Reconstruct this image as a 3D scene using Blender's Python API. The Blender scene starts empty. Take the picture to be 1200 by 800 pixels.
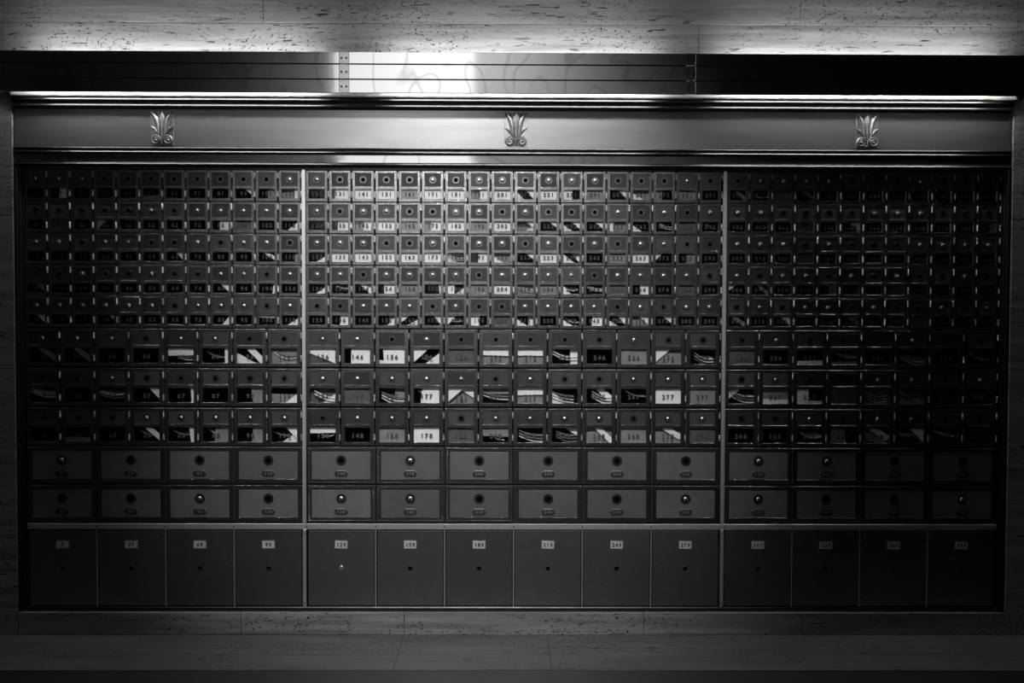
import bpy, math, random
from mathutils import Matrix, Vector
random.seed(7)
S = bpy.context.scene
COL = S.collection
PI = math.pi

# ------------------------------------------------------------------ helpers
class MB:
    """collects faces and links them as one mesh"""
    def __init__(self): self.v = []; self.f = []; self.mi = []; self.sm = []
    def add(self, vs, fs, mi=0, smooth=False):
        n = len(self.v); self.v += [tuple(p) for p in vs]
        for q in fs:
            self.f.append(tuple(i + n for i in q)); self.mi.append(mi); self.sm.append(smooth)
    def box(self, x0, x1, y0, y1, z0, z1, b=0.0, mi=0):
        """box whose front (low Y) edges carry a chamfer b"""
        if b <= 0:
            v = [(x0,y0,z0),(x1,y0,z0),(x1,y0,z1),(x0,y0,z1),(x0,y1,z0),(x1,y1,z0),(x1,y1,z1),(x0,y1,z1)]
            f = [(0,1,2,3),(5,4,7,6),(4,0,3,7),(1,5,6,2),(3,2,6,7),(4,5,1,0)]
        else:
            v = [(x0+b,y0,z0+b),(x1-b,y0,z0+b),(x1-b,y0,z1-b),(x0+b,y0,z1-b),
                 (x0,y0+b,z0),(x1,y0+b,z0),(x1,y0+b,z1),(x0,y0+b,z1),
                 (x0,y1,z0),(x1,y1,z0),(x1,y1,z1),(x0,y1,z1)]
            f = [(0,1,2,3),(0,4,5,1),(1,5,6,2),(2,6,7,3),(3,7,4,0),
                 (4,8,9,5),(5,9,10,6),(6,10,11,7),(7,11,8,4),(9,8,11,10)]
        self.add(v, f, mi)
    def cyl(self, p, q, r, n=16, mi=0, r2=None, cap=True, smooth=True):
        p = Vector(p); q = Vector(q); d = (q-p).normalized()
        u = d.orthogonal().normalized(); w = d.cross(u)
        r2 = r if r2 is None else r2
        a = [p + (u*math.cos(2*PI*i/n) + w*math.sin(2*PI*i/n))*r for i in range(n)]
        b = [q + (u*math.cos(2*PI*i/n) + w*math.sin(2*PI*i/n))*r2 for i in range(n)]
        self.add(a+b, [(i,(i+1)%n,n+(i+1)%n,n+i) for i in range(n)], mi, smooth)
        if cap: self.add(a, [tuple(range(n))[::-1]], mi); self.add(b, [tuple(range(n))], mi)
    def lathe(self, c, prof, n=24, mi=0, smooth=True):
        """turned about the Y axis through c; prof = [(radius, y)...] from the back to the front"""
        vs = []
        for r, y in prof:
            for i in range(n):
                t = 2*PI*i/n; vs.append((c[0]+r*math.cos(t), c[1]+y, c[2]+r*math.sin(t)))
        fs = []
        for k in range(len(prof)-1):
            for i in range(n):
                j = (i+1) % n
                fs.append((k*n+i, k*n+j, (k+1)*n+j, (k+1)*n+i))
        self.add(vs, fs, mi, smooth)
        m = len(prof)-1
        self.add(vs[m*n:(m+1)*n], [tuple(range(n))], mi)
    def dome(self, c, r, h, n=8, mi=0):
        self.lathe(c, [(r,0),(r*.8,-h*.6),(r*.3,-h)], n, mi)
    def extrude_x(self, prof, x0, x1, mi=0, smooth=False, caps=True):
        n = len(prof)
        v = [(x0,y,z) for y,z in prof] + [(x1,y,z) for y,z in prof]
        self.add(v, [(i,i+1,n+i+1,n+i) for i in range(n-1)], mi, smooth)
        if caps: self.add(v[:n], [tuple(range(n))], mi); self.add(v[n:], [tuple(range(n))[::-1]], mi)
    def prism(self, pts, y0, y1, mi=0):
        """polygon of (x, z) points given depth from y0 (front) to y1"""
        n = len(pts)
        v = [(x,y0,z) for x,z in pts] + [(x,y1,z) for x,z in pts]
        self.add(v, [tuple(range(n)), tuple(range(2*n-1, n-1, -1))] + [(i,n+i,n+(i+1)%n,(i+1)%n) for i in range(n)], mi)
    def mesh(self, name, mats):
        me = bpy.data.meshes.new(name); me.from_pydata(self.v, [], self.f); me.update()
        for m in (mats if isinstance(mats, (list, tuple)) else [mats]): me.materials.append(m)
        me.polygons.foreach_set('material_index', self.mi)
        me.polygons.foreach_set('use_smooth', self.sm)
        import bmesh
        bm = bmesh.new(); bm.from_mesh(me)
        bmesh.ops.remove_doubles(bm, verts=bm.verts, dist=1e-6)
        bmesh.ops.recalc_face_normals(bm, faces=bm.faces); bm.to_mesh(me); bm.free()
        return me

def link(name, me, parent=None, loc=(0,0,0), rot=None):
    o = bpy.data.objects.new(name, me); COL.objects.link(o); o.location = loc
    if rot: o.rotation_euler = rot
    if parent: o.parent = parent
    return o
def empty(name, loc, label, cat, group=None):
    o = bpy.data.objects.new(name, None); COL.objects.link(o); o.location = loc; o.empty_display_size = .02
    o['label'] = label; o['category'] = cat
    if group: o['group'] = group
    return o
def tag(o, label, cat, group=None):
    o['label'] = label; o['category'] = cat
    if group: o['group'] = group
    return o
def struct(name, mb, mat):
    o = link(name, mb.mesh(name, mat)); o['kind'] = 'structure'; return o

# ------------------------------------------------------------------ materials
def nt(name):
    m = bpy.data.materials.new(name); m.use_nodes = True
    t = m.node_tree; t.nodes.clear()
    out = t.nodes.new('ShaderNodeOutputMaterial')
    return m, t, out
def N(t, k, **kw):
    n = t.nodes.new(k)
    for a, b in kw.items():
        if a in ('inp',):
            for i, v in b.items(): n.inputs[i].default_value = v
        else: setattr(n, a, b)
    return n
def g(v): return (v, v, v, 1)
def L(t, a, b): t.links.new(a, b)

def metal(name, base, rough, rough2=None, mix=.5, noise=0.0, nscale=60, bump=0.0, bscale=300, metallic=1.0, stretch=(1,1,1), var=0.0):
    """worn metal: one or two lobes, patchy tone, fine bump"""
    m, t, out = nt(name)
    tc = N(t, 'ShaderNodeTexCoord'); mp = N(t, 'ShaderNodeMapping'); mp.inputs['Scale'].default_value = stretch
    L(t, tc.outputs['Object'], mp.inputs[0])
    oi = N(t, 'ShaderNodeObjectInfo')
    cn = N(t, 'ShaderNodeTexNoise', inp={'Scale': nscale, 'Detail': 5.0, 'Roughness': .65})
    ad = N(t, 'ShaderNodeVectorMath', operation='ADD')
    sc = N(t, 'ShaderNodeVectorMath', operation='SCALE'); sc.inputs[0].default_value = (7,5,9); L(t, oi.outputs['Random'], sc.inputs['Scale'])
    L(t, mp.outputs[0], ad.inputs[0]); L(t, sc.outputs[0], ad.inputs[1]); L(t, ad.outputs[0], cn.inputs['Vector'])
    rg = N(t, 'ShaderNodeMapRange', inp={'From Min': .3, 'From Max': .7, 'To Min': base*(1-noise), 'To Max': base*(1+noise)})
    L(t, cn.outputs['Fac'], rg.inputs[0])
    ov = N(t, 'ShaderNodeMapRange', inp={'From Min': 0., 'From Max': 1., 'To Min': 1-var, 'To Max': 1+var}); L(t, oi.outputs['Random'], ov.inputs[0])
    mu = N(t, 'ShaderNodeMath', operation='MULTIPLY'); L(t, rg.outputs[0], mu.inputs[0]); L(t, ov.outputs[0], mu.inputs[1])
    nor = None
    if bump:
        bn = N(t, 'ShaderNodeTexNoise', inp={'Scale': bscale, 'Detail': 2.0}); L(t, ad.outputs[0], bn.inputs['Vector'])
        bp = N(t, 'ShaderNodeBump', inp={'Strength': bump, 'Distance': .001}); L(t, bn.outputs['Fac'], bp.inputs['Height']); nor = bp.outputs[0]
    def pb(r):
        p = N(t, 'ShaderNodeBsdfPrincipled'); L(t, mu.outputs[0], p.inputs['Base Color'])
        p.inputs['Metallic'].default_value = metallic
        rr = N(t, 'ShaderNodeMapRange', inp={'From Min': .3, 'From Max': .7, 'To Min': r*(1+noise*.6), 'To Max': r*(1-noise*.5)}); L(t, cn.outputs['Fac'], rr.inputs[0])
        L(t, rr.outputs[0], p.inputs['Roughness'])
        if nor: L(t, nor, p.inputs['Normal'])
        return p
    a = pb(rough)
    if rough2 is None: L(t, a.outputs[0], out.inputs[0])
    else:
        b = pb(rough2); mx = N(t, 'ShaderNodeMixShader'); mx.inputs[0].default_value = mix
        L(t, a.outputs[0], mx.inputs[1]); L(t, b.outputs[0], mx.inputs[2]); L(t, mx.outputs[0], out.inputs[0])
    return m
def plain(name, v, rough=.6, metallic=0, noise=0., nscale=40):
    m, t, out = nt(name)
    p = N(t, 'ShaderNodeBsdfPrincipled'); p.inputs['Roughness'].default_value = rough; p.inputs['Metallic'].default_value = metallic
    p.inputs['Base Color'].default_value = g(v)
    if noise:
        tc = N(t, 'ShaderNodeTexCoord'); n = N(t, 'ShaderNodeTexNoise', inp={'Scale': nscale, 'Detail': 4.}); L(t, tc.outputs['Object'], n.inputs['Vector'])
        r = N(t, 'ShaderNodeMapRange', inp={'From Min': .3, 'From Max': .7, 'To Min': v*(1-noise), 'To Max': v*(1+noise)}); L(t, n.outputs['Fac'], r.inputs[0]); L(t, r.outputs[0], p.inputs['Base Color'])
    L(t, p.outputs[0], out.inputs[0]); return m
def emit(name, s):
    m, t, out = nt(name); e = N(t, 'ShaderNodeEmission', inp={'Strength': s}); e.inputs[0].default_value = g(1); L(t, e.outputs[0], out.inputs[0]); return m

def travertine(name, lo, hi, flat=False, rough=.55):
    m, t, out = nt(name)
    tc = N(t, 'ShaderNodeTexCoord')
    def mapped(sx, sy, sz, off=0):
        mp = N(t, 'ShaderNodeMapping'); mp.inputs['Scale'].default_value = (sx, sy, sz); mp.inputs['Location'].default_value = (off, off*.7, off*1.3)
        L(t, tc.outputs['Object'], mp.inputs[0]); return mp.outputs[0]
    A = (1.6, 30, 30) ; B = (14, 95, 95); Cc = (95, 130, 130)
    n1 = N(t, 'ShaderNodeTexNoise', inp={'Scale': 1.0, 'Detail': 6., 'Roughness': .6, 'Distortion': .5}); L(t, mapped(*A), n1.inputs['Vector'])
    n2 = N(t, 'ShaderNodeTexNoise', inp={'Scale': 1.0, 'Detail': 4., 'Roughness': .6}); L(t, mapped(*B, 3), n2.inputs['Vector'])
    n3 = N(t, 'ShaderNodeTexNoise', inp={'Scale': 1.0, 'Detail': 3., 'Roughness': .55}); L(t, mapped(*Cc, 5), n3.inputs['Vector'])
    nb = N(t, 'ShaderNodeTexNoise', inp={'Scale': 1.0, 'Detail': 2.}); L(t, mapped(1.6, 9, 9, 8), nb.inputs['Vector'])
    # streak pits and little round pits, clustered by the broad noise
    def pit(n, a, b):
        r = N(t, 'ShaderNodeMapRange', inp={'From Min': a, 'From Max': b, 'To Min': 0., 'To Max': 1.}); L(t, n.outputs['Fac'], r.inputs[0]); return r.outputs[0]
    cl = pit(nb, .40, .58)
    p1 = N(t, 'ShaderNodeMath', operation='MULTIPLY'); L(t, pit(n2, .60, .65), p1.inputs[0]); L(t, cl, p1.inputs[1])
    p2 = N(t, 'ShaderNodeMath', operation='MULTIPLY'); L(t, pit(n3, .612, .65), p2.inputs[0])
    nc = N(t, 'ShaderNodeTexNoise', inp={'Scale': 1.0, 'Detail': 2.}); L(t, mapped(3.1, 8, 8, 21), nc.inputs['Vector']); L(t, pit(nc, .44, .56), p2.inputs[1])
    pm = N(t, 'ShaderNodeMath', operation='MAXIMUM'); L(t, p1.outputs[0], pm.inputs[0]); L(t, p2.outputs[0], pm.inputs[1])
    base = N(t, 'ShaderNodeMapRange', inp={'From Min': .3, 'From Max': .7, 'To Min': lo, 'To Max': hi}); L(t, n1.outputs['Fac'], base.inputs[0])
    fine = N(t, 'ShaderNodeMapRange', inp={'From Min': .3, 'From Max': .7, 'To Min': .88, 'To Max': 1.1}); L(t, n2.outputs['Fac'], fine.inputs[0])
    mu = N(t, 'ShaderNodeMath', operation='MULTIPLY'); L(t, base.outputs[0], mu.inputs[0]); L(t, fine.outputs[0], mu.inputs[1])
    inv = N(t, 'ShaderNodeMapRange', inp={'From Min': 0., 'From Max': 1., 'To Min': 1., 'To Max': .05}); L(t, pm.outputs[0], inv.inputs[0])
    m2 = N(t, 'ShaderNodeMath', operation='MULTIPLY'); L(t, mu.outputs[0], m2.inputs[0]); L(t, inv.outputs[0], m2.inputs[1])
    p = N(t, 'ShaderNodeBsdfPrincipled'); L(t, m2.outputs[0], p.inputs['Base Color']); p.inputs['Roughness'].default_value = rough
    p.inputs['Specular IOR Level'].default_value = .3
    bp = N(t, 'ShaderNodeBump', inp={'Strength': .6, 'Distance': .003}); bp.invert = True
    L(t, pm.outputs[0], bp.inputs['Height']); L(t, bp.outputs[0], p.inputs['Normal'])
    L(t, p.outputs[0], out.inputs[0]); return m

def glass(name):
    m, t, out = nt(name)
    tr = N(t, 'ShaderNodeBsdfTransparent'); tr.inputs[0].default_value = g(.93)
    gl = N(t, 'ShaderNodeBsdfGlossy'); gl.inputs['Roughness'].default_value = .14; gl.inputs[0].default_value = g(1)
    tc = N(t, 'ShaderNodeTexCoord'); oi = N(t, 'ShaderNodeObjectInfo')
    ad = N(t, 'ShaderNodeVectorMath', operation='ADD'); L(t, tc.outputs['Object'], ad.inputs[0]); L(t, oi.outputs['Location'], ad.inputs[1])
    n = N(t, 'ShaderNodeTexNoise', inp={'Scale': 90., 'Detail': 2.}); L(t, ad.outputs[0], n.inputs['Vector'])
    bp = N(t, 'ShaderNodeBump', inp={'Strength': .25, 'Distance': .001}); L(t, n.outputs['Fac'], bp.inputs['Height']); L(t, bp.outputs[0], gl.inputs['Normal'])
    fr = N(t, 'ShaderNodeFresnel', inp={'IOR': 1.45})
    mx = N(t, 'ShaderNodeMixShader'); L(t, fr.outputs[0], mx.inputs[0]); L(t, tr.outputs[0], mx.inputs[1]); L(t, gl.outputs[0], mx.inputs[2]); L(t, mx.outputs[0], out.inputs[0])
    return m

def smears(m):
    t = m.node_tree; tc = N(t, 'ShaderNodeTexCoord')
    mp = N(t, 'ShaderNodeMapping'); mp.inputs['Scale'].default_value = (1, 1, .6); L(t, tc.outputs['Object'], mp.inputs[0])
    n = N(t, 'ShaderNodeTexNoise', inp={'Scale': 5.5, 'Detail': 1.0, 'Distortion': .8}); L(t, mp.outputs[0], n.inputs['Vector'])
    a = N(t, 'ShaderNodeMath', operation='SUBTRACT'); a.inputs[1].default_value = .5; L(t, n.outputs['Fac'], a.inputs[0])
    b = N(t, 'ShaderNodeMath', operation='ABSOLUTE'); L(t, a.outputs[0], b.inputs[0])
    r = N(t, 'ShaderNodeMapRange', inp={'From Min': 0., 'From Max': .022, 'To Min': .72, 'To Max': 1.}); L(t, b.outputs[0], r.inputs[0])
    for p in [x for x in t.nodes if x.type == 'BSDF_PRINCIPLED']:
        src = p.inputs['Base Color'].links[0].from_socket
        mu = N(t, 'ShaderNodeMath', operation='MULTIPLY'); L(t, src, mu.inputs[0]); L(t, r.outputs[0], mu.inputs[1]); L(t, mu.outputs[0], p.inputs['Base Color'])
STONE = travertine('travertine', .10, .25)
TREAD = travertine('travertine_floor', .07, .125, rough=.5)
ROOMSTONE = plain('room_stone', .07, .8, noise=.2, nscale=3)
CEIL = plain('ceiling_plaster', .10, .9)
DARKFLOOR = plain('dark_polished_floor', .010, .55, noise=.3, nscale=5)
VALANCE = metal('valance_bronze', .46, .06, .34, .16, noise=.0, nscale=3.0, stretch=(1.2,1,5))
smears(VALANCE)
SATIN = metal('satin_bronze', .30, .20, .45, .40, metallic=.85, noise=.10, nscale=4.0, stretch=(1,1,10))
MOULD = metal('moulding_bronze', .09, .26, .48, .6, noise=.08, nscale=6.0, stretch=(1,1,6))
BRIGHTSTRIP = plain('cornice_tube_glare', .75, .5, noise=.05, nscale=12)  # near-white base colour stands in for tube glare on the cornice
FRAME = metal('door_frame_bronze', .34, .17, .42, .09, noise=.35, nscale=120, bump=.6, bscale=300, var=.15)
PLATE = metal('lock_plate_bronze', .072, .30, .55, .4, noise=.12, nscale=22, metallic=.55, var=.35)
LPLATE = metal('large_front_bronze', .155, .30, .55, .5, noise=.18, nscale=9, metallic=.62, var=.18)
DRAWER = metal('drawer_front_bronze', .20, .28, .5, .45, noise=.24, nscale=7, metallic=1.0, stretch=(1,1,1.8), var=.12)
BARMETAL = metal('divider_bronze', .80, .24, .5, .5, noise=.12, nscale=20, stretch=(1,1,.4))
DARKBAR = metal('dark_casing_bronze', .07, .4, noise=.2, nscale=20)
HINGE = metal('hinge_brass', .75, .30, noise=.1, nscale=100)
DIAL = metal('dial_bronze', .045, .3, noise=.3, nscale=300, var=.2)
TICK = metal('dial_tick_brass', .42, .3, noise=.15, nscale=300)
KNOB = metal('knob_brass', .70, .36, noise=.1, nscale=200, var=.2)
HOLE = plain('keyhole_black', .003, 1.0); HOLE.node_tree.nodes['Principled BSDF'].inputs['Specular IOR Level'].default_value = 0
INSIDE = plain('compartment_paint', .035, .7, noise=.2)
DIGIT = plain('number_paint', .05, .9)
TAGDIGIT = metal('tag_digit_metal', .62, .35)
TAGRIM = metal('tag_rim_metal', .10, .5)
TAGBODY = plain('number_tag_black', .02, .4)
CARD = plain('card_paper', .36, .8, noise=.18, nscale=120)
INK = plain('card_ink', .03, .8)
PAPERS = [plain('white_paper', .80, .8, noise=.05, nscale=30), plain('grey_paper', .22, .8, noise=.15, nscale=30), plain('kraft_paper', .09, .8, noise=.2, nscale=30)]
GLASS = glass('pane_glass')
ORN = metal('ornament_bronze', .22, .42, .6, .5, noise=.2, nscale=50)
SCREWM = metal('screw_metal', .05, .5)
TUBE = emit('fluorescent_glow', 54.0)
WHITEM = plain('fixture_enamel', .6, .4)
SKYLIT = emit('daylit_pane', 1.7)

# ------------------------------------------------------------------ the room
WY = -.030                                     # face of the stone around the recessed mailbox bank
XL, XR = -1.968, 1.967
mb = MB(); gp = .0008
def slab(m, x0, x1, z0, z1, y0=WY, y1=.25): m.box(x0+gp, x1-gp, y0, y1, z0+gp, z1-gp, .0014)
for x0, x1 in ((-4.5,XL-.012),(XL-.012,-.985),(-.985,1.12),(1.12,1.978),(1.978,4.5)): slab(mb, x0, x1, 2.415, 2.95)
for x0, x1 in ((-4.5,XL-.012),(XL-.012,.72),(.72,1.978),(1.978,4.5)): slab(mb, x0, x1, 2.165, 2.415)
for x0, x1 in ((-4.5,-2.6),(-2.6,-.4),(-.4,1.3),(1.3,2.9),(2.9,4.5)): slab(mb, x0, x1, 2.95, 4.8)
for s in (-1, 1):                               # piers beside the bank, in courses
    e = XL if s < 0 else XR
    for z0, z1 in ((.105,.42),(.42,1.06),(1.06,1.66),(1.66,2.165)):
        a, b = (-4.5, e) if s < 0 else (e, 4.5)
        slab(mb, a, b, z0, z1)
mb.box(-4.5, 4.5, .55, .64, 0, 4.8)
struct('wall_back', mb, STONE)
mb = MB()
for x0, x1 in ((-4.5,XL),(XL,-1.085),(-1.085,-.435),(-.435,.52),(.52,1.155),(1.155,XR),(XR,4.5)): slab(mb, x0, x1, 0, .0905 if XL <= x0 < XR else .105, WY-.001, .25)
struct('baseboard_back', mb, STONE)
mb = MB()
for x0, x1 in ((-4.5,-2.9),(-2.9,-.437),(-.437,.135),(.135,2.3),(2.3,4.5)): mb.box(x0+gp, x1-gp, -.414, .3, -.03, 0)
struct('floor_border', mb, TREAD)
mb = MB(); mb.box(-4.5, 4.5, -6.6, -.4155, -.05, -.001)
struct('floor', mb, DARKFLOOR)
mb = MB(); mb.box(-4.5, 4.5, -6.7, .64, 4.8, 4.9)
struct('ceiling', mb, CEIL)
WX0, WX1, WZ0, WZ1 = -1.86, -.32, 1.88, 4.35     # tall window in the wall opposite
mb = MB()
mb.box(-4.5, WX0, -6.75, -6.5, -.05, 4.8); mb.box(WX1, 4.5, -6.75, -6.5, -.05, 4.8)
mb.box(WX0, WX1, -6.75, -6.5, -.05, WZ0); mb.box(WX0, WX1, -6.75, -6.5, WZ1, 4.8)
struct('wall_front', mb, ROOMSTONE)
mb = MB(); mb.box(-4.6, -4.5, -6.75, .64, -.05, 4.8); struct('wall_left', mb, ROOMSTONE)
mb = MB(); mb.box(4.5, 4.6, -6.75, .64, -.05, 4.8); struct('wall_right', mb, ROOMSTONE)
mb = MB(); mb.box(WX0, WX1, -6.72, -6.70, WZ0, WZ1)
w = struct('window_1', mb, SKYLIT)
mb = MB()
for x in (WX0, WX1-.04): mb.box(x, x+.04, -6.70, -6.64, WZ0, WZ1)
for z in (WZ0, WZ1-.04): mb.box(WX0+.04, WX1-.04, -6.70, -6.64, z, z+.04)
link('window_frame', mb.mesh('window_frame', DARKBAR), w)

# ------------------------------------------------------------------ bronze casing around the boxes
cas = empty('mailbox_casing', (0, 0, .09), 'bronze casing with cornice, plain frieze and dividers framing the whole wall of mailboxes', 'casing')
def cpart(name, mb, mat, parent=cas):
    me = mb.mesh(name, mat); o = bpy.data.objects.new(name, me); COL.objects.link(o); o.parent = parent
    if parent is cas: o.location = (0, 0, -.09)
    return o
mb = MB()
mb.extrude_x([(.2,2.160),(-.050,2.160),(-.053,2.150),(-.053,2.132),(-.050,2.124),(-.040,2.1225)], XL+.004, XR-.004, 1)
mb.extrude_x([(-.040,2.1225),(-.040,2.1205),(-.045,2.119),(-.0475,2.113),(-.045,2.1075),(-.030,2.106),(-.030,2.098),
              (-.036,2.097),(-.0405,2.0945),(-.0420,2.0905),(-.0405,2.0865),(-.036,2.084),(-.018,2.083),(-.018,2.079),(.2,2.079)], XL+.004, XR-.004, 0)
for i in range(330):                              # row of tiny beads along the foot of the bright strip
    x = XL+.02+i*.0119
    mb.dome((x, -.0520, 2.1285), .0032, .0022, 6, 1)
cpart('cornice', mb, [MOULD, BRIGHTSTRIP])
mb = MB(); mb.box(XL+.004, XR-.004, -.022, .2, 1.931, 2.079); fr = cpart('frieze', mb, SATIN)
mb = MB()
mb.extrude_x([(.2,1.931),(-.022,1.931),(-.028,1.9305),(-.031,1.927),(-.028,1.9235),(-.018,1.922),(-.018,1.918),(-.027,1.9165),(-.030,1.912),(-.027,1.908),
              (-.016,1.906),(-.016,1.904),(-.022,1.903),(-.022,1.873),(-.013,1.872),(-.013,1.8705),(-.026,1.870),(-.029,1.865),(-.026,1.860),(-.002,1.858),(-.002,1.8485),(.2,1.8485)], XL+.004, XR-.004)
mb.box(XL+.006, XR-.006, -.0235, -.016, 1.8735, 1.9025, .0006, 1)
cpart('lower_moulding', mb, [MOULD, VALANCE])
for s in (-1, 1):
    mb = MB(); e = XL if s < 0 else XR
    def bar(a, b, y0, mi=0):
        x0, x1 = sorted((e - s*a, e - s*b)); mb.box(x0, x1, y0, .012, .092, 1.8585, .0008, mi)
    bar(.0005, .013, -.026, 1); bar(.0135, .0195, -.006); bar(.020, .024, .004, 1); bar(.0245, .0270, -.003)
    cpart('side_stile', mb, [MOULD, DARKBAR])
ZR0, ZR1 = .4180, .4405
DX = .8360
for s in (-1, 1):
    mb = MB(); mb.box(s*DX-.0075, s*DX+.0075, -.006, .008, ZR1, 1.8485, .001)
    cpart('divider', mb, BARMETAL)
    mb = MB(); mb.box(s*DX-.0065, s*DX+.0065, -.006, .008, .1065, ZR0, .001)
    d = cpart('lower_divider', mb, BARMETAL)
    for z in (.402, .121):
        m2 = MB(); m2.lathe((s*DX, -.006, z), [(.0032,0),(.0030,-.0008),(.001,-.001)], 10); cpart('screw', m2, SCREWM, d)
mb = MB(); mb.box(-1.9400, 1.9400, -.005, .008, ZR0, ZR1, .001); rail = cpart('rail', mb, BARMETAL)
mb = MB(); mb.extrude_x([(.2,.1055),(-.002,.1055),(-.004,.101),(-.002,.097),(-.014,.096),(-.014,.0905),(.2,.0905)], XL+.012, XR-.012); cpart('sill', mb, DARKBAR)

def ornament():
    """lotus plaque: two curling outer blades, a ridged centre leaf, two side leaves and a pair of volutes"""
    m = MB(); W, H = .045, .067
    m.box(-W, W, -.002, .001, -H, H, .001)
    def leaf(path, wd, h=.006, y_=-.002):
        n = len(path); vs = []; fs = []
        for i, (x, z) in enumerate(path):
            a = path[max(0,i-1)]; b = path[min(n-1,i+1)]
            dx, dz = b[0]-a[0], b[1]-a[1]; l = math.hypot(dx, dz) or 1
            nx, nz = -dz/l, dx/l; w_ = wd[i]
            vs += [(x-nx*w_, y_, z-nz*w_), (x, y_-h, z), (x+nx*w_, y_, z+nz*w_)]
        for i in range(n-1):
            k = 3*i; fs += [(k,k+1,k+4,k+3),(k+1,k+2,k+5,k+4)]
        m.add(vs, fs)
    leaf([(0,-.062),(0,-.03),(0,.0),(0,.03),(0,.055),(0,.0665)], [.004,.008,.011,.013,.009,.0005], .008)
    for s in (-1, 1):
        leaf([(s*.010,-.045),(s*.012,-.02),(s*.015,.01),(s*.022,.036),(s*.033,.056),(s*.044,.0665)], [.003,.007,.010,.010,.006,.0005], .008)
        leaf([(s*.012,-.03),(s*.020,-.014),(s*.030,.000),(s*.044,.008)], [.001,.005,.006,.001], .005)
        leaf([(s*.033,.062),(s*.018,.058),(s*.012,.040)], [.0005,.004,.001], .003)
        # volute: a spiral roll
        pts = []
        for k in range(30):
            th = k/29*2*PI*1.6; r = .0195 - .0125*k/29
            pts.append((s*(.0235 - r*math.cos(th)*-1*1.0) if False else s*(.0235 + r*math.cos(PI - th)), -.0455 + r*math.sin(PI - th)))
        leaf(pts, [.0034]*30, .004, -.0055)
        m.lathe((s*.0235, -.002, -.0455), [(.0200,0),(.0192,-.003),(.0150,-.0042),(.001,-.0042)], 24, 0, False)
        m.dome((s*.0235, -.006, -.0455), .0052, .005, 10)
    leaf([(-.012,-.064),(0,-.056),(.012,-.064)], [.001,.004,.001], .005)
    return m.mesh('ornament', ORN)
om = ornament()
for x, z in ((-1.385, 2.004), (.004, 2.005), (1.391, 2.006)):
    o = bpy.data.objects.new('ornament', om); COL.objects.link(o); o.parent = fr; o.location = (x, -.022, z)

# ------------------------------------------------------------------ light valance and the tubes behind it
VY = -.17; VZ0, VZ1 = 2.1150, 2.2675
val = empty('light_valance', (0, VY, VZ0), 'long grooved bronze light valance across the top of the mailboxes, hiding the lamps', 'light valance')
SEAM = (-.6475, .6660)
bands = [(VZ0, 2.1630), (2.1675, 2.2200), (2.2245, VZ1)]
def panel(x0, x1):
    m = MB()
    m.box(x0, x1, VY+.008, VY+.010, VZ0, VZ1, 0, 1)
    for z0, z1 in bands: m.box(x0, x1, VY, VY+.008, z0, z1, .0006)
    o = link('panel', m.mesh('panel', [VALANCE, DARKBAR]), val, (0, -VY, -VZ0)); return o
panel(-2.75, SEAM[0]-.019); panel(SEAM[0]+.019, SEAM[1]-.017); panel(SEAM[1]+.017, 2.75)
for k, sx in enumerate(SEAM):
    m = MB()
    for z0, z1 in bands: m.box(sx-.0185 if k == 0 else sx-.0165, sx+.0185 if k == 0 else sx+.0165, VY-.0004, VY+.004, z0, z1, .0006)
    jp = link('joint_plate', m.mesh('joint_plate', SATIN if k == 0 else VALANCE), val, (0, -VY, -VZ0))
    for z0, z1 in bands:
        for dx in (-.010, .009):
            m2 = MB(); m2.lathe((sx+dx, VY-.0004, (z0+z1)/2-.001), [(.0042,0),(.0040,-.0012),(.0015,-.0018)], 12)
            link('screw', m2.mesh('screw', SCREWM), jp)
    m = MB(); m.box(sx-.012, sx+.012, VY+.010, WY, 2.175, 2.20); m.box(sx-.03, sx+.03, WY-.004, WY, 2.165, 2.24)
    link('bracket', m.mesh('bracket', DARKBAR), val, (0, -VY, -VZ0))
for x0, x1, pos in ((-1.87,-.775,'left'), (-.495,.545,'middle'), (.81,1.88,'right')):
    f = empty('fluorescent_light', ((x0+x1)/2, -.102, 2.180), 'lit fluorescent lamp glowing behind the %s stretch of the bronze valance' % pos, 'light', 'lamps behind the valance')
    cx = (x0+x1)/2
    m = MB(); m.cyl((x0-cx, 0, .04), (x1-cx, 0, .04), .013, 14); link('tube', m.mesh('tube', TUBE), f)
    m = MB(); m.box(x0-cx-.03, x1-cx+.03, -.056, -.034, .02, .065); link('batten', m.mesh('batten', WHITEM), f)
    for xx in (x0-cx-.012, x1-cx+.012):
        m = MB(); m.box(xx-.010, xx+.010, -.034, .016, .022, .058); link('socket', m.mesh('socket', WHITEM), f)

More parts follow.
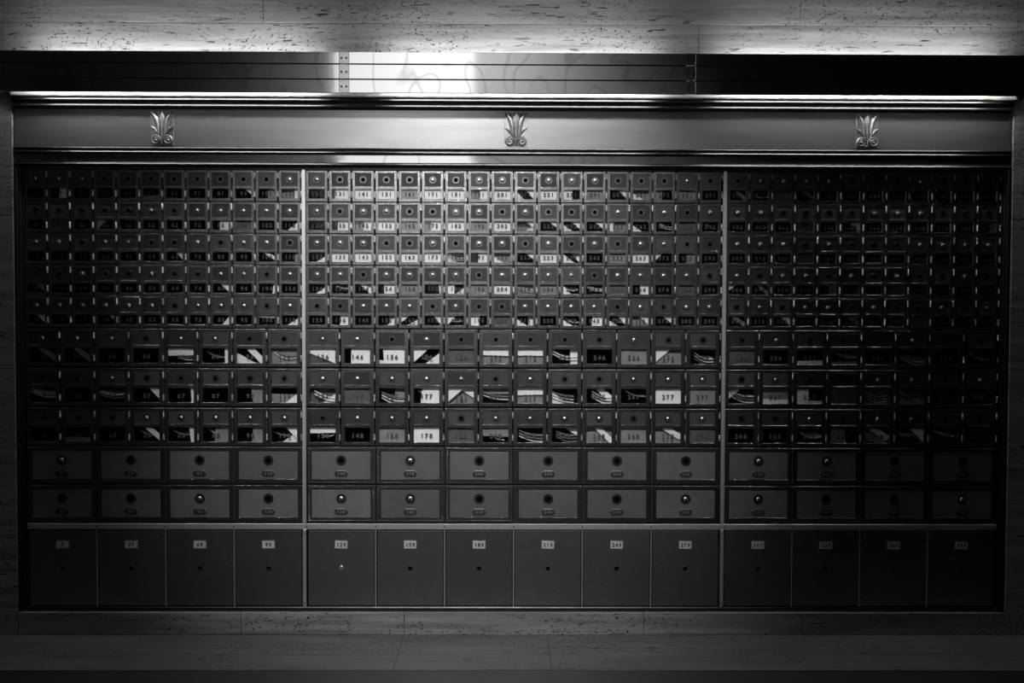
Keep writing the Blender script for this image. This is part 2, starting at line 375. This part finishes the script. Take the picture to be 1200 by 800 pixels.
# ------------------------------------------------------------------ numerals
def font_digits():
    out = {}
    for ch in '0123456789':
        c = bpy.data.curves.new('d', 'FONT'); c.body = ch; c.size = 1; c.offset = .045; c.resolution_u = 3; c.extrude = 0
        o = bpy.data.objects.new('d', c); COL.objects.link(o)
        me = bpy.data.meshes.new_from_object(o.evaluated_get(bpy.context.evaluated_depsgraph_get()))
        vs = [tuple(v.co) for v in me.vertices]; fs = [tuple(p.vertices) for p in me.polygons]
        x0 = min(v[0] for v in vs); x1 = max(v[0] for v in vs); y0 = min(v[1] for v in vs); y1 = max(v[1] for v in vs)
        h = y1-y0
        out[ch] = ([((v[0]-(x0+x1)/2)/h, (v[1]-y0)/h) for v in vs], fs)
        bpy.data.objects.remove(o); bpy.data.meshes.remove(me); bpy.data.curves.remove(c)
    return out
DG = font_digits()
def number_mesh(txt, h, mat, pitch=.92, th=.0004):
    m = MB(); n = len(txt)
    for i, ch in enumerate(txt):
        vs, fs = DG[ch]; ox = (i-(n-1)/2)*pitch*h
        k = len(vs)
        a = [(ox+x*h, 0, (z-.5)*h) for x, z in vs]; m.add(a, fs)
    return m.mesh('box_number', mat)

# ------------------------------------------------------------------ box prototypes (meshes shared by every copy)
def frame_mesh(w, h, bars, beads=False, b=.0004):
    """door frame: borders given as x/z spans; front at y=0"""
    m = MB()
    for x0, x1, z0, z1 in bars: m.box(x0, x1, 0, .008, z0, z1, b)
    if beads:
        k = .0060
        for i in range(int((w-.012)/k)):
            x = -w/2+.008+i*k
            for z in (.0055, h-.0055): m.dome((x, .0002, z), .0022, .0018, 6)
        for i in range(int((h-.016)/k)):
            z = .010+i*k
            for x in (-w/2+.0065, w/2-.0065): m.dome((x, .0002, z), .0022, .0018, 6)
    return m.mesh('door', FRAME)
def plate_mesh(x0, x1, z0, z1, tilt, mat=None):
    m = MB(); t = (z1-z0)*tilt; b = .0015
    f0 = .0012; 
    v = [(x0+b,f0+t,z0+b),(x1-b,f0+t,z0+b),(x1-b,f0,z1-b),(x0+b,f0,z1-b),
         (x0,f0+t+.001,z0),(x1,f0+t+.001,z0),(x1,f0+.001,z1),(x0,f0+.001,z1),
         (x0,.0085,z0),(x1,.0085,z0),(x1,.0085,z1),(x0,.0085,z1)]
    m.add(v, [(0,1,2,3),(0,4,5,1),(1,5,6,2),(2,6,7,3),(3,7,4,0),(4,8,9,5),(5,9,10,6),(6,10,11,7),(7,11,8,4),(9,8,11,10)])
    return m.mesh('lock_plate', mat or PLATE)
def dial_mesh(r):
    m = MB()
    m.lathe((0,0,0), [(r,.004),(r,-.0004),(r*.98,-.0007),(r*.5,-.0007)], 24, 0, False)
    for k in range(12):
        a = 2*PI*k/12; u = Vector((math.cos(a),0,math.sin(a))); v = Vector((-math.sin(a),0,math.cos(a)))
        r0, r1, hw = r*.68, r*.92, r*.09
        q = [u*r0-v*hw, u*r1-v*hw, u*r1+v*hw, u*r0+v*hw]
        m.add([p+Vector((0,-.0006,0)) for p in q]+[p+Vector((0,-.0016,0)) for p in q], [(4,5,6,7),(0,1,5,4),(1,2,6,5),(2,3,7,6),(3,0,4,7)], 1)
    return m.mesh('lock_dial', [DIAL, TICK])
def knob_mesh(r):
    m = MB(); m.lathe((0,0,0), [(r,.0),(r,-.0034),(r*.9,-.0042),(r*.4,-.0046)], 18, 0)
    m.box(-r*.26, r*.26, -.0050, -.003, -r*1.0, r*.35, 0, 1)
    return m.mesh('knob', [KNOB, HOLE])
def hole_mesh(r):
    m = MB(); m.lathe((0,0,0), [(r*1.15,0),(r*1.15,-.0016),(r,-.0019)], 16, 0)
    m.box(-r*.22, r*.22, -.0021, -.001, -r*1.35, -r*.6, 0, 0)
    return m.mesh('keyhole', HOLE)
def hinge_mesh(h):
    m = MB()
    for i in range(3): m.cyl((0,-.0015,h*(i/3)+.0004), (0,-.0015,h*((i+1)/3)-.0004), .0022, 10)
    m.box(-.0006,.0034,.0005,.003,.001,h-.001)
    return m.mesh('hinge', HINGE)
def compartment_mesh(w, h, depth=.34):
    m = MB(); t = .0022; y0 = .0092
    x0, x1 = -w/2, w/2
    m.box(x0, x0+t, y0, depth, 0, h); m.box(x1-t, x1, y0, depth, 0, h)
    m.box(x0+t, x1-t, y0, depth, 0, t); m.box(x0+t, x1-t, y0, depth, h-t, h)
    m.box(x0+t, x1-t, depth-t, depth, t, h-t)
    return m.mesh('compartment', INSIDE)
def pane_mesh(x0, x1, z0, z1):
    m = MB(); m.box(x0, x1, .0045, .0065, z0, z1); return m.mesh('window_pane', GLASS)

def windowed(w, h, px, zp0, zp1, wx, zw0, zw1, ch):
    """px, wx = half widths of lock plate and window"""
    W = w/2
    bars = [(-W,-px,0,h),(px,W,0,h),(-px,px,zp1,h),(-px,px,zw1,zp0),(-px,px,0,zw0)]
    d = {}
    d['door'] = frame_mesh(w, h, bars)
    d['plate'] = plate_mesh(-px, px, zp0, zp1, .075)
    d['pane'] = pane_mesh(-px+.0003, px-.0003, zw0-.001+.0013, zw1-.0003)
    d['w'], d['h'], d['px'], d['win'] = w, h, px, (-px, px, zw0, zw1)
    d['lockz'] = (zp0+zp1)/2
    return d
SM = windowed(.0840, .1212, .0318, .0602, .1125, .0318, .0112, .0490, 0)
MD = windowed(.1275, .1480, .0505, .0840, .1352, .0505, .0130, .0720, 0)
for D_ in (SM, MD): D_['comp'] = compartment_mesh(D_['w']+.0035, D_['h']+.003)
DIALM = dial_mesh(.0148); KNOBM = knob_mesh(.0072); HOLEM = hole_mesh(.0056)
DIALL = dial_mesh(.0205); KNOBL = knob_mesh(.0092); HOLEL = hole_mesh(.0078)
HINGEM = hinge_mesh(.0255)

ORD = ['first','second','third','fourth','fifth','sixth','seventh','eighth','ninth','tenth','eleventh','twelfth','thirteenth','fourteenth','fifteenth','sixteenth','seventeenth','eighteenth']
BANKS = ['left', 'middle', 'right']
SPAN = [(-1.9390, -.8440), (-.8280, .8275), (.8450, 1.9390)]
NSM = [12, 18, 12]
Z_SM, P_SM = 1.8475, .12520
Z_MD, P_MD = 1.2215, .15755
Z_LG, P_LG = .7488, .15340

# B = bright knob in the dial, D = dark keyhole, rows read off each bank
LOCK = {
 (0,0):'BBBDDDDDDDDB',(0,1):'DDDDDBDBBBBB',(0,2):'BBDBBDDBDBBD',(0,3):'DDBDDBDDBBDB',(0,4):'BBBBBBDBBBDB',
 (1,0):'BDDDDBDBBDBBBDDDBD',(1,1):'BDBBDDBBDBDDDBDBDB',(1,2):'BBBDDBDBBDBDBDBBDD',(1,3):'BBDBBBBDBBBBDBBBBD',(1,4):'DDBBBDBDDBBBBDBDBB',
 (2,0):'DBBBBDDDBDDD',(2,1):'BBDDDDBBBDDD',(2,2):'BBBDBDDDBBBB',(2,3):'BDBBDBDBDDBD',(2,4):'DBDBBDBDDBDB',
 (0,5):'BBBDBBDD',(0,6):'DDBDDDDD',(0,7):'DDDBBBBB',(1,5):'BBDBDDDDDBDD',(1,6):'BBBBBDBDDBBB',(1,7):'DBBBDBBBBDBB',
 (2,5):'DBDDDBDD',(2,6):'DBDDBBDB',(2,7):'DDBDBBDD'}
# mail seen through the panes: region codes (see mail()), one entry per box number
MAIL = {}
def M(s):
    for part in s.split(';'):
        k, v = part.split(':'); MAIL[int(k)] = v.split(',')
M('131:R20F;141:F;151:F;161:f;171:F,c1;181:F;191:R55F,L50f;201:F;211:tr,bl;221:F;231:L55F;241:f,bl;251:tr;261:bl,f;271:L40f;281:f,tl')
M('132:R35F;142:R50F,L50f;152:F;162:f,R45F;172:R40F,L40f;182:F;192:f;202:F;212:tr,br,f;222:tr;232:tr,bl;242:tr;252:L25F,f;262:bl;272:c2;282:k;292:c1')
M('123:br;133:F;143:F;153:F,c1;163:F;173:F;183:c2,bl;193:R45F;203:bl,f;213:tr;223:F;233:bl,tr;253:f,T30F;263:F,c1;273:tl;283:R50f')
M('124:br;134:c1;144:X,tr;154:R35F;164:f,tr;174:R88F;184:L40F,br;194:f,F;204:F;214:c2,f;224:f,T30F;234:bl,c1;244:c2;254:k;264:R50F;284:k,B15F')
M('135:R50F;155:br,R65F;165:tl,br;175:tr;185:tl,c1;195:L55F;205:k;215:bl,R70F;235:bl,c1;245:R40F;255:tr,bl,c1;265:tr,f;275:tr')
M('126:Q,k;146:R25F;156:R15F,B20F;176:tl,br,c2;186:k,tr,B20f;206:T45F,f;216:T45F,f,br;236:c2,R72F;266:f,c1;276:tl,f,B15F;296:c3')
M('127:c2,br,k;147:k,T15f;157:c3,R60f;177:R30F,c1;187:tl,tr,f;207:c2,T40f;217:T45F,f;237:c3,bl;247:c3,X;267:c1;277:F;297:f,bl')
M('128:T40F,c1;158:f,T45f;178:F;188:k,T30f;208:T60f,c2;218:c3;238:c3,tr;248:X,f,bl;268:f,c1;278:X,f;298:k,c1')
M('11:R50F;51:B30f;91:tr;101:R55f;111:R78F,f;32:tl;82:R40F;112:br;63:tr;103:X;113:R80f;4:X3;84:tr;104:R85F;5:tr;35:tr;85:br;105:T25F;115:br;12:k;92:k')
M('6:X3;26:X3;66:T50F,c2;86:R85F,c1;96:X,bl;116:c2,f,br,tl;7:c2;37:c2;57:tr;67:R85F;97:R55f;117:br,B55f;28:B30f;58:X,c1;68:R80F,c1;88:R45f,c1;98:R58f;118:tr,br,c1')
M('301:X3;311:c1;321:k;331:X3;352:tr;312:c1;332:k;412:R65f;333:k;363:B20f;304:tl;314:X3;344:R60f;374:k;305:X3;325:tr;355:X3;385:k')
M('306:k;336:B25F;356:c1,B20f;386:c3;416:c1;307:c3,tl;327:B30F,f;337:L50F,B20F;357:k;367:c3,k;387:c2,B30f,k;417:c1;338:c1;358:L60f,tl;368:c3,X;388:tr,c1;398:c1')

mail_count = 0
WORDS = {'F':'white','f':'grey','k':'brown-grey'}
def mail(root_loc, D, num, where, rnd):
    """letters lying in a compartment; each one its own object"""
    global mail_count
    codes = MAIL.get(num)
    if not codes: return
    x0, x1, z0, z1 = D['win']; W, H = x1-x0, z1-z0
    lim = D['w']/2-.003; zt = D['h']-.004
    zlo = .0030
    seen = []
    for i, cde in enumerate(codes):
        y = .013 + .011*i; tone = 0; pts = None; what = 'envelope'; side = ''
        ex = .012
        def P(u, v): return (x0+u*W, z1-v*H)
        Lx, Rx = -lim, lim; Bz = zlo; Tz = min(z1+.03, zt)
        if cde in ('F','f','k','F2'):
            tone = {'F':0,'f':1,'k':2,'F2':0}[cde]; pts = [(Lx+.002,Bz),(Rx-.002,Bz),(Rx-.002,Tz),(Lx+.002,Tz)]; side = 'across all'
        elif cde[0] in 'RLTB' and cde[1:2].isdigit():
            k = int(cde[1:3])/100; tone = {'F':0,'f':1}[cde[-1]]
            j = rnd.uniform(-.06,.06)
            if cde[0] == 'R': a, b = P(k+j,1), P(k-j,0); pts = [(a[0],Bz),(Rx,Bz),(Rx,Tz),(b[0],Tz)]; side = 'at the right'
            if cde[0] == 'L': a, b = P(k+j,1), P(k-j,0); pts = [(Lx,Bz),(a[0],Bz),(b[0],Tz),(Lx,Tz)]; side = 'at the left'
            if cde[0] == 'T': a, b = P(0,k+j*.6), P(1,k-j*.6); pts = [(Lx,a[1]),(Rx,b[1]),(Rx,Tz),(Lx,Tz)]; side = 'across the top'
            if cde[0] == 'B': a, b = P(0,1-k+j*.6), P(1,1-k-j*.6); pts = [(Lx,Bz),(Rx,Bz),(Rx,b[1]),(Lx,a[1])]; side = 'along the bottom'
        elif cde in ('tr','tl','br','bl'):
            k = rnd.uniform(.45,.7); q = rnd.uniform(.55,.95); side = {'tr':'in the upper right','tl':'in the upper left','br':'in the lower right','bl':'in the lower left'}[cde]+''
            sx = 1 if cde[1] == 'r' else 0
            top = cde[0] == 't'
            u = (1-k) if sx else k; v = q if top else 1-q
            X_ = Rx if sx else Lx; Z_ = Tz if top else Bz
            a = P(u, 0 if top else 1); b = P(1 if sx else 0, v)
            # edge line continued to the compartment wall
            sl = (b[1]-a[1])/(b[0]-a[0])
            pa = (a[0]+(Z_-a[1])/sl, Z_); pb_ = (X_, b[1]+sl*(X_-b[0]))
            pa = (max(Lx,min(Rx,pa[0])), Z_); pb_ = (X_, max(Bz,min(Tz,pb_[1])))
            pts = [pa, (X_,Z_), pb_]
        elif cde[0] == 'X':                                   # a slip lying aslant, upper left to lower right
            tone = 1 if cde == 'X3' else 0; what = 'slip'; side = 'aslant across the window'
            s = rnd.uniform(.16,.24)
            a = P(.38+rnd.uniform(-.1,.1),-.05); b = P(1.02,.85+rnd.uniform(-.2,.1))
            dx, dz = b[0]-a[0], b[1]-a[1]; l = math.hypot(dx,dz); nx, nz = -dz/l*H*s, dx/l*H*s
            pts = [(a[0]-nx,a[1]-nz),(b[0]-nx,b[1]-nz),(b[0]+nx,b[1]+nz),(a[0]+nx,a[1]+nz)]
            pts = [(max(Lx,min(Rx,p[0])),max(Bz,min(Tz,p[1]))) for p in pts]
        elif cde == 'Q':
            pts = [P(-.05,.3),P(1.05,1.05),(Rx,Tz),(Lx,Tz)]; pts = [(max(Lx,min(Rx,p[0])),max(Bz,min(Tz,p[1]))) for p in pts]; side = 'slanting across all'
        if pts is not None:
            m = MB(); cx = sum(p[0] for p in pts)/len(pts); cz = min(p[1] for p in pts)
            m.prism([(p[0]-cx,p[1]-cz) for p in pts], 0, .0016)
            lean = rnd.uniform(-.05,.05) if tone == 0 else rnd.uniform(-.1,.02)
            o = link('envelope' if what == 'envelope' else 'paper_slip', m.mesh(what, PAPERS[tone]), None, (root_loc[0]+cx, y, root_loc[2]+cz), (max(-.05,lean)*.5, 0, 0))
            nm = ['white','grey','brown-grey'][tone]
            lb = '%s %s %s of box %d, %s' % (nm, what, side, num, where)
            tag(o, lb, 'envelope' if what == 'envelope' else 'paper slip', 'mail inside the boxes')
            mail_count += 1
        if cde[0] == 'c':                                     # folded magazines: bowed sheets lying into the depth of the box
            for q in range(int(cde[1])):
                m = MB(); n = 10; dep = rnd.uniform(.09,.16)
                nq = int(cde[1])
                if q == 0: ab = (rnd.uniform(-.08,.25), rnd.uniform(.0,.35), rnd.uniform(.85,1.08), rnd.uniform(.45,.75)); sag = rnd.uniform(.1,.28)*W
                a = P(ab[0], ab[1]+.2*q); b = P(ab[2], ab[3]+.2*q)
                prof = []
                for k in range(n+1):
                    u = k/n; sg = -sag*math.sin(PI*u)*.55
                    prof.append((max(Lx,min(Rx,a[0]+(b[0]-a[0])*u)), max(Bz+.0065*(nq-1-q),min(Tz-.012-.0065*q,a[1]+(b[1]-a[1])*u+sg))))
                th = .0012 + .0018*rnd.random()
                cx, cz = sum(p[0] for p in prof)/len(prof), min(p[1] for p in prof)
                pts2 = [(x-cx, z-cz) for x, z in prof] + [(x-cx, z-cz+th) for x, z in prof[::-1]]
                tone = rnd.choice([0,0,1])
                # the sheet dips away from the door, so its face shows
                mm = MB(); k2 = len(prof)
                fr_ = [(x-cx, 0, z-cz) for x, z in prof]; fu = [(x-cx, 0, z-cz+th) for x, z in prof]
                br_ = [(x-cx, dep, min(z-cz+.010, Tz-cz-.002)) for x, z in prof]; bu = [(x-cx, dep, min(z-cz+th+.010, Tz-cz)) for x, z in prof]
                mm.add(fr_+fu+br_+bu, [(i2,i2+1,k2+i2+1,k2+i2) for i2 in range(k2-1)]+[(2*k2+i2,3*k2+i2,3*k2+i2+1,2*k2+i2+1) for i2 in range(k2-1)]
                       +[(i2,2*k2+i2,2*k2+i2+1,i2+1) for i2 in range(k2-1)]+[(k2+i2,k2+i2+1,3*k2+i2+1,3*k2+i2) for i2 in range(k2-1)]
                       +[(0,k2,3*k2,2*k2),(k2-1,3*k2-1,4*k2-1,2*k2-1)], 0, False)
                o = link('magazine', mm.mesh('magazine', PAPERS[tone]), None, (root_loc[0]+cx, y+.002, root_loc[2]+cz))
                nth = ['topmost','middle','lowest'][q] if int(cde[1]) == 3 else (['upper','lower'][q] if int(cde[1]) == 2 else 'single')
                tag(o, '%s bowed %s magazine edge in box %d, %s' % (nth, ['white','grey'][tone], num, where), 'magazine', 'mail inside the boxes')
                mail_count += 1

def put_lock(door, z, code, y, big=False):
    link('lock_dial', DIALL if big else DIALM, door, (0, y, z))
    if code == 'B': link('knob', KNOBL if big else KNOBM, door, (0, y-.0002, z), (0, random.uniform(-.35,.35), 0))
    else: link('keyhole', HOLEL if big else HOLEM, door, (0, y-.0002, z), (0, random.uniform(-.5,.5), 0))

def seen_words(num):
    c = MAIL.get(num)
    if not c: return 'dark window'
    if c[0] in ('F','F2'): return 'white letter filling window'
    if any(x[0] == 'c' for x in c): return 'magazines inside'
    return 'mail inside'

# ---- small and medium boxes with a window each
for bk in range(3):
    xa, xb = SPAN[bk]
    for row in range(8):
        small = row < 5
        D = SM if small else MD
        n = NSM[bk] if small else NSM[bk]*2//3
        pitch = (xb-xa)/n
        for c in range(n):
            if small:
                num = (0,120,300)[bk] + 10*c + row + 1
                zb = Z_SM - (row+1)*P_SM + (P_SM-D['h'])/2
            else:
                num = (0,120,300)[bk] + 30*(c//2) + 20*(c%2) + row + 1
                zb = Z_MD - (row-4)*P_MD + (P_MD-D['h'])/2
            xc = xa + pitch*c + D['w']/2 + .0012
            where = '%s row, %s column, %s bank' % (ORD[row], ORD[c], BANKS[bk])
            root = empty('post_office_box', (xc, 0, zb), '%s mailbox %d, %s, %s' % ('small' if small else 'medium', num, seen_words(num), where), 'mailbox',
                         'small mailboxes with a window' if small else 'medium mailboxes with a window')
            link('compartment', D['comp'], root, (0, 0, -.0015))
            door = link('door', D['door'], root, (0, 0, 0), (random.uniform(-.004,.004), 0, random.uniform(-.008,.008)))
            link('lock_plate', D['plate'], door)
            put_lock(door, D['lockz'], LOCK[(bk,row)][c], .0022)
            link('window_pane', D['pane'], door)
            x0, x1, z0, z1 = D['win']
            hgt = .0165 if small else .0190
            link('box_number', number_mesh(str(num), hgt, DIGIT), door, (0, .0042, (z0+z1)/2 - (.0 if small else .004)))
            hx = D['w']/2 + (pitch-D['w'])/2 - .0012
            for fz in ((.0895, .0155) if small else (.110, .020)): link('hinge', HINGEM, root, (hx, -.001, fz))
            mail((xc, 0, zb), D, num, where, random)

# ---- large boxes: plain fronts with a lock and a number tag
def large_protos():
    w, h = .2686, .1450; px = .1175; z0, z1 = .0180, .1290
    bars = [(-w/2,-px,0,h),(px,w/2,0,h),(-px,px,z1,h),(-px,px,0,z0)]
    d = {'plain': frame_mesh(w, h, bars), 'beaded': frame_mesh(w, h, bars, True), 'plate': plate_mesh(-px, px, z0, z1, .004, LPLATE)}
    m = MB()
    def octo(a, b, cc): return [(-a,-b+cc),(-a+cc,-b),(a-cc,-b),(a,-b+cc),(a,b-cc),(a-cc,b),(-a+cc,b),(-a,b-cc)]
    m.prism(octo(.0265,.0130,.008), -.0020, .004); d['tag'] = m.mesh('number_tag', TAGBODY)
    m = MB()
    o1 = octo(.0265,.0130,.008); o2 = octo(.0240,.0108,.0072)
    vs = [(x,-.0022,z) for x,z in o1]+[(x,-.0030,z) for x,z in o2]
    m.add(vs, [(i,(i+1)%8,8+(i+1)%8,8+i) for i in range(8)]); d['rim'] = m
    d['w'], d['h'] = w, h; d['comp'] = compartment_mesh(w+.003, h+.003, .36)
    m3 = MB(); m3.v, m3.f, m3.mi, m3.sm = list(m.v), list(m.f), list(m.mi), list(m.sm)
    m3.prism(octo(.0262,.0128,.008), -.0018, .004, 1)
    d['tag'] = m3.mesh('number_tag', [TAGRIM, TAGBODY])
    return d
LG = large_protos()
def large_num(bk, c, r): return (0,120,300)[bk] + 30*c + 20 + 10*r
LOCKL = {(0,0):'BDDD',(0,1):'DDBD',(1,0):'DBDDDD',(1,1):'BBDDDB',(2,0):'BBDD',(2,1):'BDDB'}
for bk in range(3):
    xa, xb = SPAN[bk]; n = NSM[bk]//3; pitch = (xb-xa)/n
    for r in range(2):
        for c in range(n):
            num = large_num(bk, c, r); zb = Z_LG - (r+1)*P_LG + (P_LG-LG['h'])/2 + .001
            xc = xa + pitch*(c+.5)
            bead = bk == 1 and c < 2 or (bk == 1 and c == 2)
            root = empty('post_office_box', (xc, 0, zb), 'large windowless mailbox %d%s, %s large row, %s column, %s bank' % (num, ' with beaded border' if bead else '', ['upper','lower'][r], ORD[c], BANKS[bk]),
                         'mailbox', 'large windowless mailboxes')
            link('compartment', LG['comp'], root, (0, 0, -.0015))
            door = link('door', LG['beaded' if bead else 'plain'], root, (0,0,0), (random.uniform(-.003,.003), 0, random.uniform(-.004,.004)))
            link('lock_plate', LG['plate'], door)
            put_lock(door, .0930, LOCKL[(bk,r)][c], .0004, True)
            t = link('number_tag', LG['tag'], door, (0, .0020, .0405))
            link('box_number', number_mesh(str(num), .0125, TAGDIGIT, .9), door, (0, -.0005, .0405))

# ---- bottom row of big lockers with a paper card
def locker_protos():
    w, h = .2660, .3050
    m = MB(); m.box(-w/2, w/2, 0, .012, 0, h, .002)
    d = {'door': m.mesh('door', DRAWER), 'w': w, 'h': h}
    d['comp'] = compartment_mesh(w+.003, h+.002, .4)
    m = MB(); m.box(-.0262, .0262, -.0022, 0, -.0162, .0162, .0008, 0)
    m.box(-.0235, .0235, -.0027, -.002, -.0135, .0135, 0, 1); d['card'] = m.mesh('label_card', [BARMETAL, CARD])
    m = MB(); m.lathe((0,0,0), [(.0095,0),(.0095,-.0012),(.0075,-.0016)], 18, 0); m.lathe((0,-.0002,0), [(.0066,0),(.0060,-.0018)], 14, 1)
    d['lock'] = m.mesh('lock', [DIAL, HOLE])
    m = MB(); m.lathe((0,0,0), [(.0095,0),(.0095,-.0012),(.0075,-.0016)], 18, 0); m.lathe((0,-.0002,0), [(.0066,0),(.0060,-.0022)], 14, 0); m.box(-.0015,.0015,-.003,-.001,-.005,.003,0,1)
    d['cyl'] = m.mesh('lock', [KNOB, HOLE])
    return d
LK = locker_protos()
mull = MB()
for bk in range(3):
    xa, xb = SPAN[bk]; n = NSM[bk]//3; pitch = (xb-xa)/n
    for c in range(n):
        num = (0,120,300)[bk] + 30*c + 9; xc = xa + pitch*(c+.5)
        root = empty('parcel_locker', (xc, 0, .1085), 'flat-fronted parcel locker with number card %d, bottom row, %s column, %s bank' % (num, ORD[c], BANKS[bk]), 'locker', 'parcel lockers along the bottom')
        link('compartment', LK['comp'], root, (0, .004, 0))
        door = link('door', LK['door'], root, (0,.0005,0), (0, 0, random.uniform(-.003,.003)))
        rot = random.uniform(-.02,.02) if bk < 1 else random.uniform(-.01,.05)
        link('label_card', LK['card'], door, (0, 0, .2470), (0, rot, 0))
        link('box_number', number_mesh(str(num), .0170, INK, .80), door, (0, -.0030, .2470), (0, rot, 0))
        link('lock', LK['cyl'] if (bk,c) == (1,0) else LK['lock'], door, (0, 0, .1530))
        if c:
            xm = xa + pitch*c; mm = MB(); mm.box(xm-.0022, xm+.0022, -.002, .008, .1065, ZR0, .0006); cpart('mullion', mm, BARMETAL)
        m2 = MB(); m2.lathe((xa+pitch*c+(.006 if c == 0 and bk == 0 else 0), -.005, .4285), [(.0032,0),(.0030,-.0008),(.001,-.001)], 10)
        o = bpy.data.objects.new('screw', m2.mesh('screw', SCREWM)); COL.objects.link(o); o.parent = rail

# ------------------------------------------------------------------ light and camera
sp = bpy.data.lights.new('added_spot', 'SPOT'); sp.energy = 1450; sp.spot_size = math.radians(28); sp.spot_blend = 1.0; sp.shadow_soft_size = .15  # added spot: brightens mail around the middle, fades towards the edges
so = bpy.data.objects.new('added_spot', sp); COL.objects.link(so); so.location = (-.3, -5.0, 4.3)
d = Vector((-.22, 0, 1.08)) - so.location; so.rotation_euler = d.to_track_quat('-Z', 'Y').to_euler()

wd = bpy.data.worlds.new('world'); S.world = wd; wd.use_nodes = True
wd.node_tree.nodes['Background'].inputs[0].default_value = (0,0,0,1); wd.node_tree.nodes['Background'].inputs[1].default_value = 0

cam = bpy.data.cameras.new('camera'); co = bpy.data.objects.new('camera', cam); COL.objects.link(co)
cam.sensor_width = 36; cam.lens = 1150/1200*36; cam.clip_start = .05
pitch, yaw, roll = math.atan(.0293), math.atan(.0077), .0030
fwd = Vector((math.sin(yaw)*math.cos(pitch), math.cos(yaw)*math.cos(pitch), -math.sin(pitch)))
r0 = Vector((math.cos(yaw), -math.sin(yaw), 0)); d0 = fwd.cross(r0)
r = r0*math.cos(roll) - d0*math.sin(roll); dn = d0*math.cos(roll) + r0*math.sin(roll)
mw = Matrix((( r.x, -dn.x, -fwd.x, -.0388), (r.y, -dn.y, -fwd.y, -3.91), (r.z, -dn.z, -fwd.z, 1.2855), (0,0,0,1)))
co.matrix_world = mw
S.camera = co
S.view_settings.view_transform = 'Standard'; S.view_settings.look = 'None'; S.view_settings.gamma = 1; S.view_settings.use_curve_mapping = False
S.view_settings.exposure = 0
S.cycles.max_bounces = 8; S.cycles.transparent_max_bounces = 12; S.cycles.sample_clamp_indirect = 4.0
S.cycles.use_denoising = True
print('mail pieces', mail_count, 'objects', len(bpy.data.objects))
